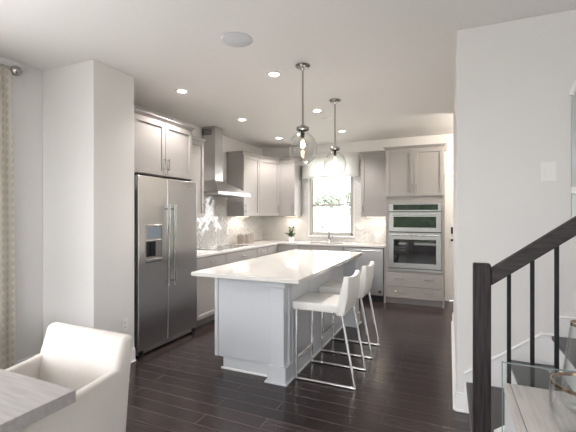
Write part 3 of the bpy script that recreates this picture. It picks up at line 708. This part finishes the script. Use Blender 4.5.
MB().box(.099, .169, 1.836, 1.906, 0, 1.192, .006, 2).build('newel_post', M['espresso'], t)
MB().prism([(.169, 1.842, 1.098), (.169, 1.842, 1.172), (1.9, 1.842, 1.172 + .75 * 1.722), (1.9, 1.842, 1.098 + .75 * 1.722)], (0, .056, 0), .006).build('handrail', M['espresso_rail'], t)
for k in range(11):
    x = .240 + .0866 * k
    box('baluster', M['iron'], t, x - .0075, x + .0075, 1.8625, 1.8775, .436 + .75 * (x - .185) + .006, 1.105 + .75 * (x - .178), b=.001)

# arched mirror at the right edge of the stair wall
t = thing('wall_mirror', 'grey round-cornered mirror with white frame at right edge of stair wall', 'mirror', (1.05, 2.92, 1.3))
out = [(.725, 1.28)] + [(.725, 2.13)] + [(.845 - .12 * math.cos(R(a)), 2.18 + .12 * math.sin(R(a))) for a in range(0, 91, 15)] + [(1.255 + .12 * math.sin(R(a)), 2.18 + .12 * math.cos(R(a))) for a in range(0, 91, 15)] + [(1.375, 1.28)]
MB().prism([(x, 2.926, z) for x, z in out], (0, -.012, 0)).build('mirror_glass', M['mirror'], t)
MB().tube([(x, 2.914, z) for x, z in out[2:-1]], .016, 8).build('frame', M['trim'], t, smooth=True)
MB().box(.722, 1.378, 2.89, 2.926, 1.545, 1.59, .004).build('ledge', M['trim'], t)

# ------------------------------------------------------------------ console with glassware
t = thing('console_table', 'pale washed oak console with clear glass back panel by the stairs', 'console table', (.95, 1.45, 0))
cz = .76
b = MB(); b.box(.194, .214, 1.24, 1.648, cz - .035, cz, .0015); b.box(.216, 1.75, 1.24, 1.648, cz - .035, cz, .0015); b.build('top', M['console'], t)
for k in range(2): b = MB().box((.196, 1.72)[k], (.225, 1.748)[k], 1.245, 1.643, .03, cz - .035, .002).build('side_panel', mat('pale_grey_side', (.62, .63, .65), .5, noise=.06, nscale=4, stretch=(2, 2, 20)), t)
box('shelf', M['console'], t, .225, 1.72, 1.25, 1.64, .12, .15); box('back', M['console'], t, .225, 1.72, 1.63, 1.643, .03, cz - .036)
box('plinth', M['console'], t, .205, 1.74, 1.26, 1.64, 0, .03)
for k in range(3):
    d = box('drawer', M['console'], t, .23 + .498 * k, .722 + .498 * k, 1.226, 1.25, .50, cz - .04, b=.003)
    b = MB(); b.cyl((.476 + .498 * k, 1.226, .61), (.476 + .498 * k, 1.20, .61), .013, 16); b.build('knob', M['nickel'], d, smooth=True)
gp = box('glass_panel', M['panel_glass'], t, .190, 1.75, 1.655, 1.665, .02, .834, b=0)
b = MB(); b.box(.190, 1.75, 1.6545, 1.6655, .8335, .8355, 0); b.box(.189, .1912, 1.6545, 1.6655, .02, .8355, 0); b.build('polished_edge', M['glass_edge'], gp)
def glassware(label, x, y, prof, rim):
    t = thing('glass_vase', label, 'vase', (x, y, cz), 'gold-rimmed glass vases on the console')
    MB().lathe(prof, (x, y, cz + .001), 56).build('glass_body', M['vglass'], t, smooth=True)
    r, z = rim
    MB().lathe([(r - .0032, z - .009), (r + .0006, z - .009), (r + .0006, z + .001), (r - .0032, z + .001), (r - .0032, z - .009)], (x, y, cz + .001), 56).build('gold_rim', M['gold'], t, smooth=True)
glassware('wide round clear glass vase with gold rim, front right on console', .360, 1.319,
          [(0, .0), (.045, .0), (.066, .018), (.082, .05), (.0875, .085), (.0865, .12), (.083, .16), (.080, .16), (.083, .12), (.084, .085), (.079, .052), (.063, .024), (.044, .010), (0, .010)], (.083, .160))
glassware('tall clear glass vase with gold rim and narrow neck on console', .420, 1.510,
          [(0, 0), (.055, 0), (.068, .015), (.0715, .05), (.066, .14), (.053, .24), (.047, .29), (.044, .29), (.050, .24), (.063, .14), (.068, .05), (.064, .02), (.052, .01), (0, .01)], (.047, .29))

# ------------------------------------------------------------------ dining table, armchair, curtain
t = thing('dining_table', 'grey washed wood dining table in the left foreground', 'table', (-2.2, .45, 0))
box('tabletop', M['table'], t, -3.1, -1.275, -.10, .945, .712, .76, b=.002)
b = MB(); b.box(-2.98, -1.45, .02, .045, .64, .712); b.box(-2.98, -1.45, .80, .825, .64, .712); b.box(-2.98, -2.955, .045, .80, .64, .712); b.box(-1.475, -1.45, .045, .80, .64, .712); b.build('apron', M['table'], t)
for x in (-2.98, -1.53):
    for y in (.02, .745): box('leg', M['table'], t, x, x + .08, y, y + .08, 0, .71)
t = thing('armchair', 'cream linen dining armchair tucked in at the grey table', 'chair', (-1.70, 1.15, 0))
def slab(pts, vec, b, seg=3):
    mb = MB(); tmp = bmesh.new(); f = tmp.faces.new([tmp.verts.new(p) for p in pts]); r = bmesh.ops.extrude_face_region(tmp, geom=[f])
    bmesh.ops.translate(tmp, verts=[v for v in r['geom'] if isinstance(v, bmesh.types.BMVert)], vec=Vector(vec)); bmesh.ops.recalc_face_normals(tmp, faces=tmp.faces[:])
    bmesh.ops.bevel(tmp, geom=tmp.edges[:], offset=b, segments=seg, profile=.5, affect='EDGES'); return mb._add(tmp)
cx0, cx1 = -1.985, -1.422
slab([(cx0, 1.205, .40), (cx0, 1.235, .62), (cx0, 1.295, .815), (cx0, 1.33, .832), (cx0, 1.37, .812), (cx0, 1.345, .60), (cx0, 1.305, .17), (cx0, 1.205, .17)], (cx1 - cx0, 0, 0), .022, 3).build('backrest', M['linen'], t, smooth=True)
for s in (0, 1):
    x0 = cx0 if s == 0 else cx1 - .045
    slab([(x0, 1.28, .17), (x0, 1.28, .685), (x0, 1.20, .672), (x0, .90, .640), (x0, .84, .61), (x0, .84, .17)], (.045, 0, 0), .014, 3).build('arm', M['linen'], t, smooth=True)
MB().box(cx0 + .046, cx1 - .046, .84, 1.23, .36, .48, .03, 3).build('seat_cushion', M['linen'], t, smooth=True)
MB().box(cx0 + .06, cx1 - .05, .86, 1.22, .17, .365, .01, 2).build('seat_base', M['linen'], t, smooth=True)
for x in (cx0 + .05, cx1 - .05):
    for y in (.88, 1.27): MB().cyl((x, y, 0), (x, y, .18), .014, 12, r2=.022).build('leg', M['espresso'], t, smooth=True)
# curtain and rod
N = 60; bm = bmesh.new(); rows = []
for z in (.015, .6, 1.2, 1.8, 2.4, 2.655):
    rows.append([bm.verts.new((-3.385 + .013 * math.sin(k * 2 * math.pi / 12), 1.30 + (.655 - (.035 if z > 2 else .02 * (z / 2))) * k / N, z)) for k in range(N + 1)])
for A, B in zip(rows, rows[1:]):
    for k in range(N): bm.faces.new((A[k], A[k + 1], B[k + 1], B[k]))
bmesh.ops.solidify(bm, geom=bm.faces[:], thickness=.004)
mb = MB(); mb.bm.free(); mb.bm = bm
tag(mb.build('curtain', M['curtain'], None, (-3.385, 1.6, 0), smooth=True), 'cream patterned floor-length curtain at the left edge beside dining table', 'curtain')
t = thing('curtain_rod', 'brushed nickel curtain rod with ball finial above the cream curtain', 'curtain rod', (-3.385, 1.0, 2.66))
MB().cyl((-3.385, -.3, 2.645), (-3.385, 1.93, 2.645), .012, 14).build('rod', M['nickel'], t, smooth=True)
MB().lathe([(0, -.044), (.025, -.037), (.041, -.013), (.044, .005), (.033, .030), (0, .044)], (-3.385, 1.955, 2.640), 24).build('finial', M['nickel'], t, smooth=True)
MB().cyl((LX, 1.955 - .06, 2.645), (-3.385, 1.955 - .06, 2.645), .008, 10).build('bracket', M['nickel'], t, smooth=True)

# ------------------------------------------------------------------ outside the kitchen window
struct(box('ground', M['grass'], None, -16, 12, BY + .13, 40, -.3, -.06, b=0))
t = thing('neighbor_house', 'white neighbouring house with pale blue band seen through the lower window sash', 'house', (-6.5, 17, -.06))
box('wall', M['trim'], t, -12, -2, 16.5, 17.5, -.06, 1.43, b=0)
box('roof', M['siding'], t, -12.1, -1.9, 16.4, 17.6, 1.43, 1.74, b=.01)
t = thing('garden_fence', 'thin grey post-and-rail fence seen at the bottom of the window', 'fence', (-4.5, 13, -.06))
MB().box(-8, -.8, 13.0, 13.03, .94, .985, .003).build('rail', M['siding'], t)
for k in range(13): box('post', M['siding'], t, -7.95 + .58 * k, -7.90 + .58 * k, 12.95, 13.0, -.06, 1.01, b=.003)
TL = ('leafy green tree outside, at left in the upper window sash', 'leafy green tree outside, middle of the upper window sash', 'leafy green tree outside, at right in the upper window sash')
for k, (x, y, hh, r) in enumerate(((-8.25, 22.5, 2.25, .74), (-7.6, 24.8, 2.45, .82), (-6.5, 27.2, 2.75, .86))):
    t = thing('tree', TL[k], 'tree', (x, y, -.06), 'trees outside the kitchen window')
    MB().cyl((x, y, -.06), (x, y, hh), .12, 10, r2=.07).build('trunk', M['bark'], t)
    b = MB(); rnd = random.Random(k)
    for q in range(420):
        d = Vector((rnd.gauss(0, 1), rnd.gauss(0, 1), rnd.gauss(0, 1))).normalized() * r * rnd.random() ** .4; c = Vector((x, y, hh)) + Vector((d.x, d.y, d.z * .75))
        a = Vector((rnd.uniform(-1, 1), rnd.uniform(-1, 1), rnd.uniform(-1, 1))).normalized(); s = a.orthogonal().normalized()
        b.bm.faces.new([b.bm.verts.new(p) for p in (c, c + a * .14 + s * .07, c + a * .28, c + a * .14 - s * .07)])
    b.build('crown', M['tree'], t)

struct(box('ground', mat('pale_bounce_ground', (.66, .63, .61), .9, noise=.2, nscale=3), None, -16, 14, -30, -2.62, -.3, -.06, b=0))  # unseen ground behind the camera, pale to bounce daylight up to the ceiling
t = thing('hedge', 'green garden hedge outdoors, seen reflected in the oven glass', 'hedge', (0, -9, -.06))
bm = bmesh.new(); rnd = random.Random(2); b = MB()
b.box(-9, 9, -9.8, -8.6, -.06, 2.2, .1, 2)
for q in range(2500):
    c = Vector((rnd.uniform(-9, 9), -8.55 + rnd.uniform(-.1, .1), rnd.uniform(0, 2.35))); a = Vector((rnd.uniform(-1, 1), rnd.uniform(-.3, 1), rnd.uniform(-1, 1))).normalized(); w = a.orthogonal().normalized()
    b.bm.faces.new([b.bm.verts.new(p) for p in (c, c + a * .12 + w * .06, c + a * .24, c + a * .12 - w * .06)])
b.build('foliage', mat('hedge_leaves', (.13, .20, .11), .7, noise=.5, nscale=9), t)
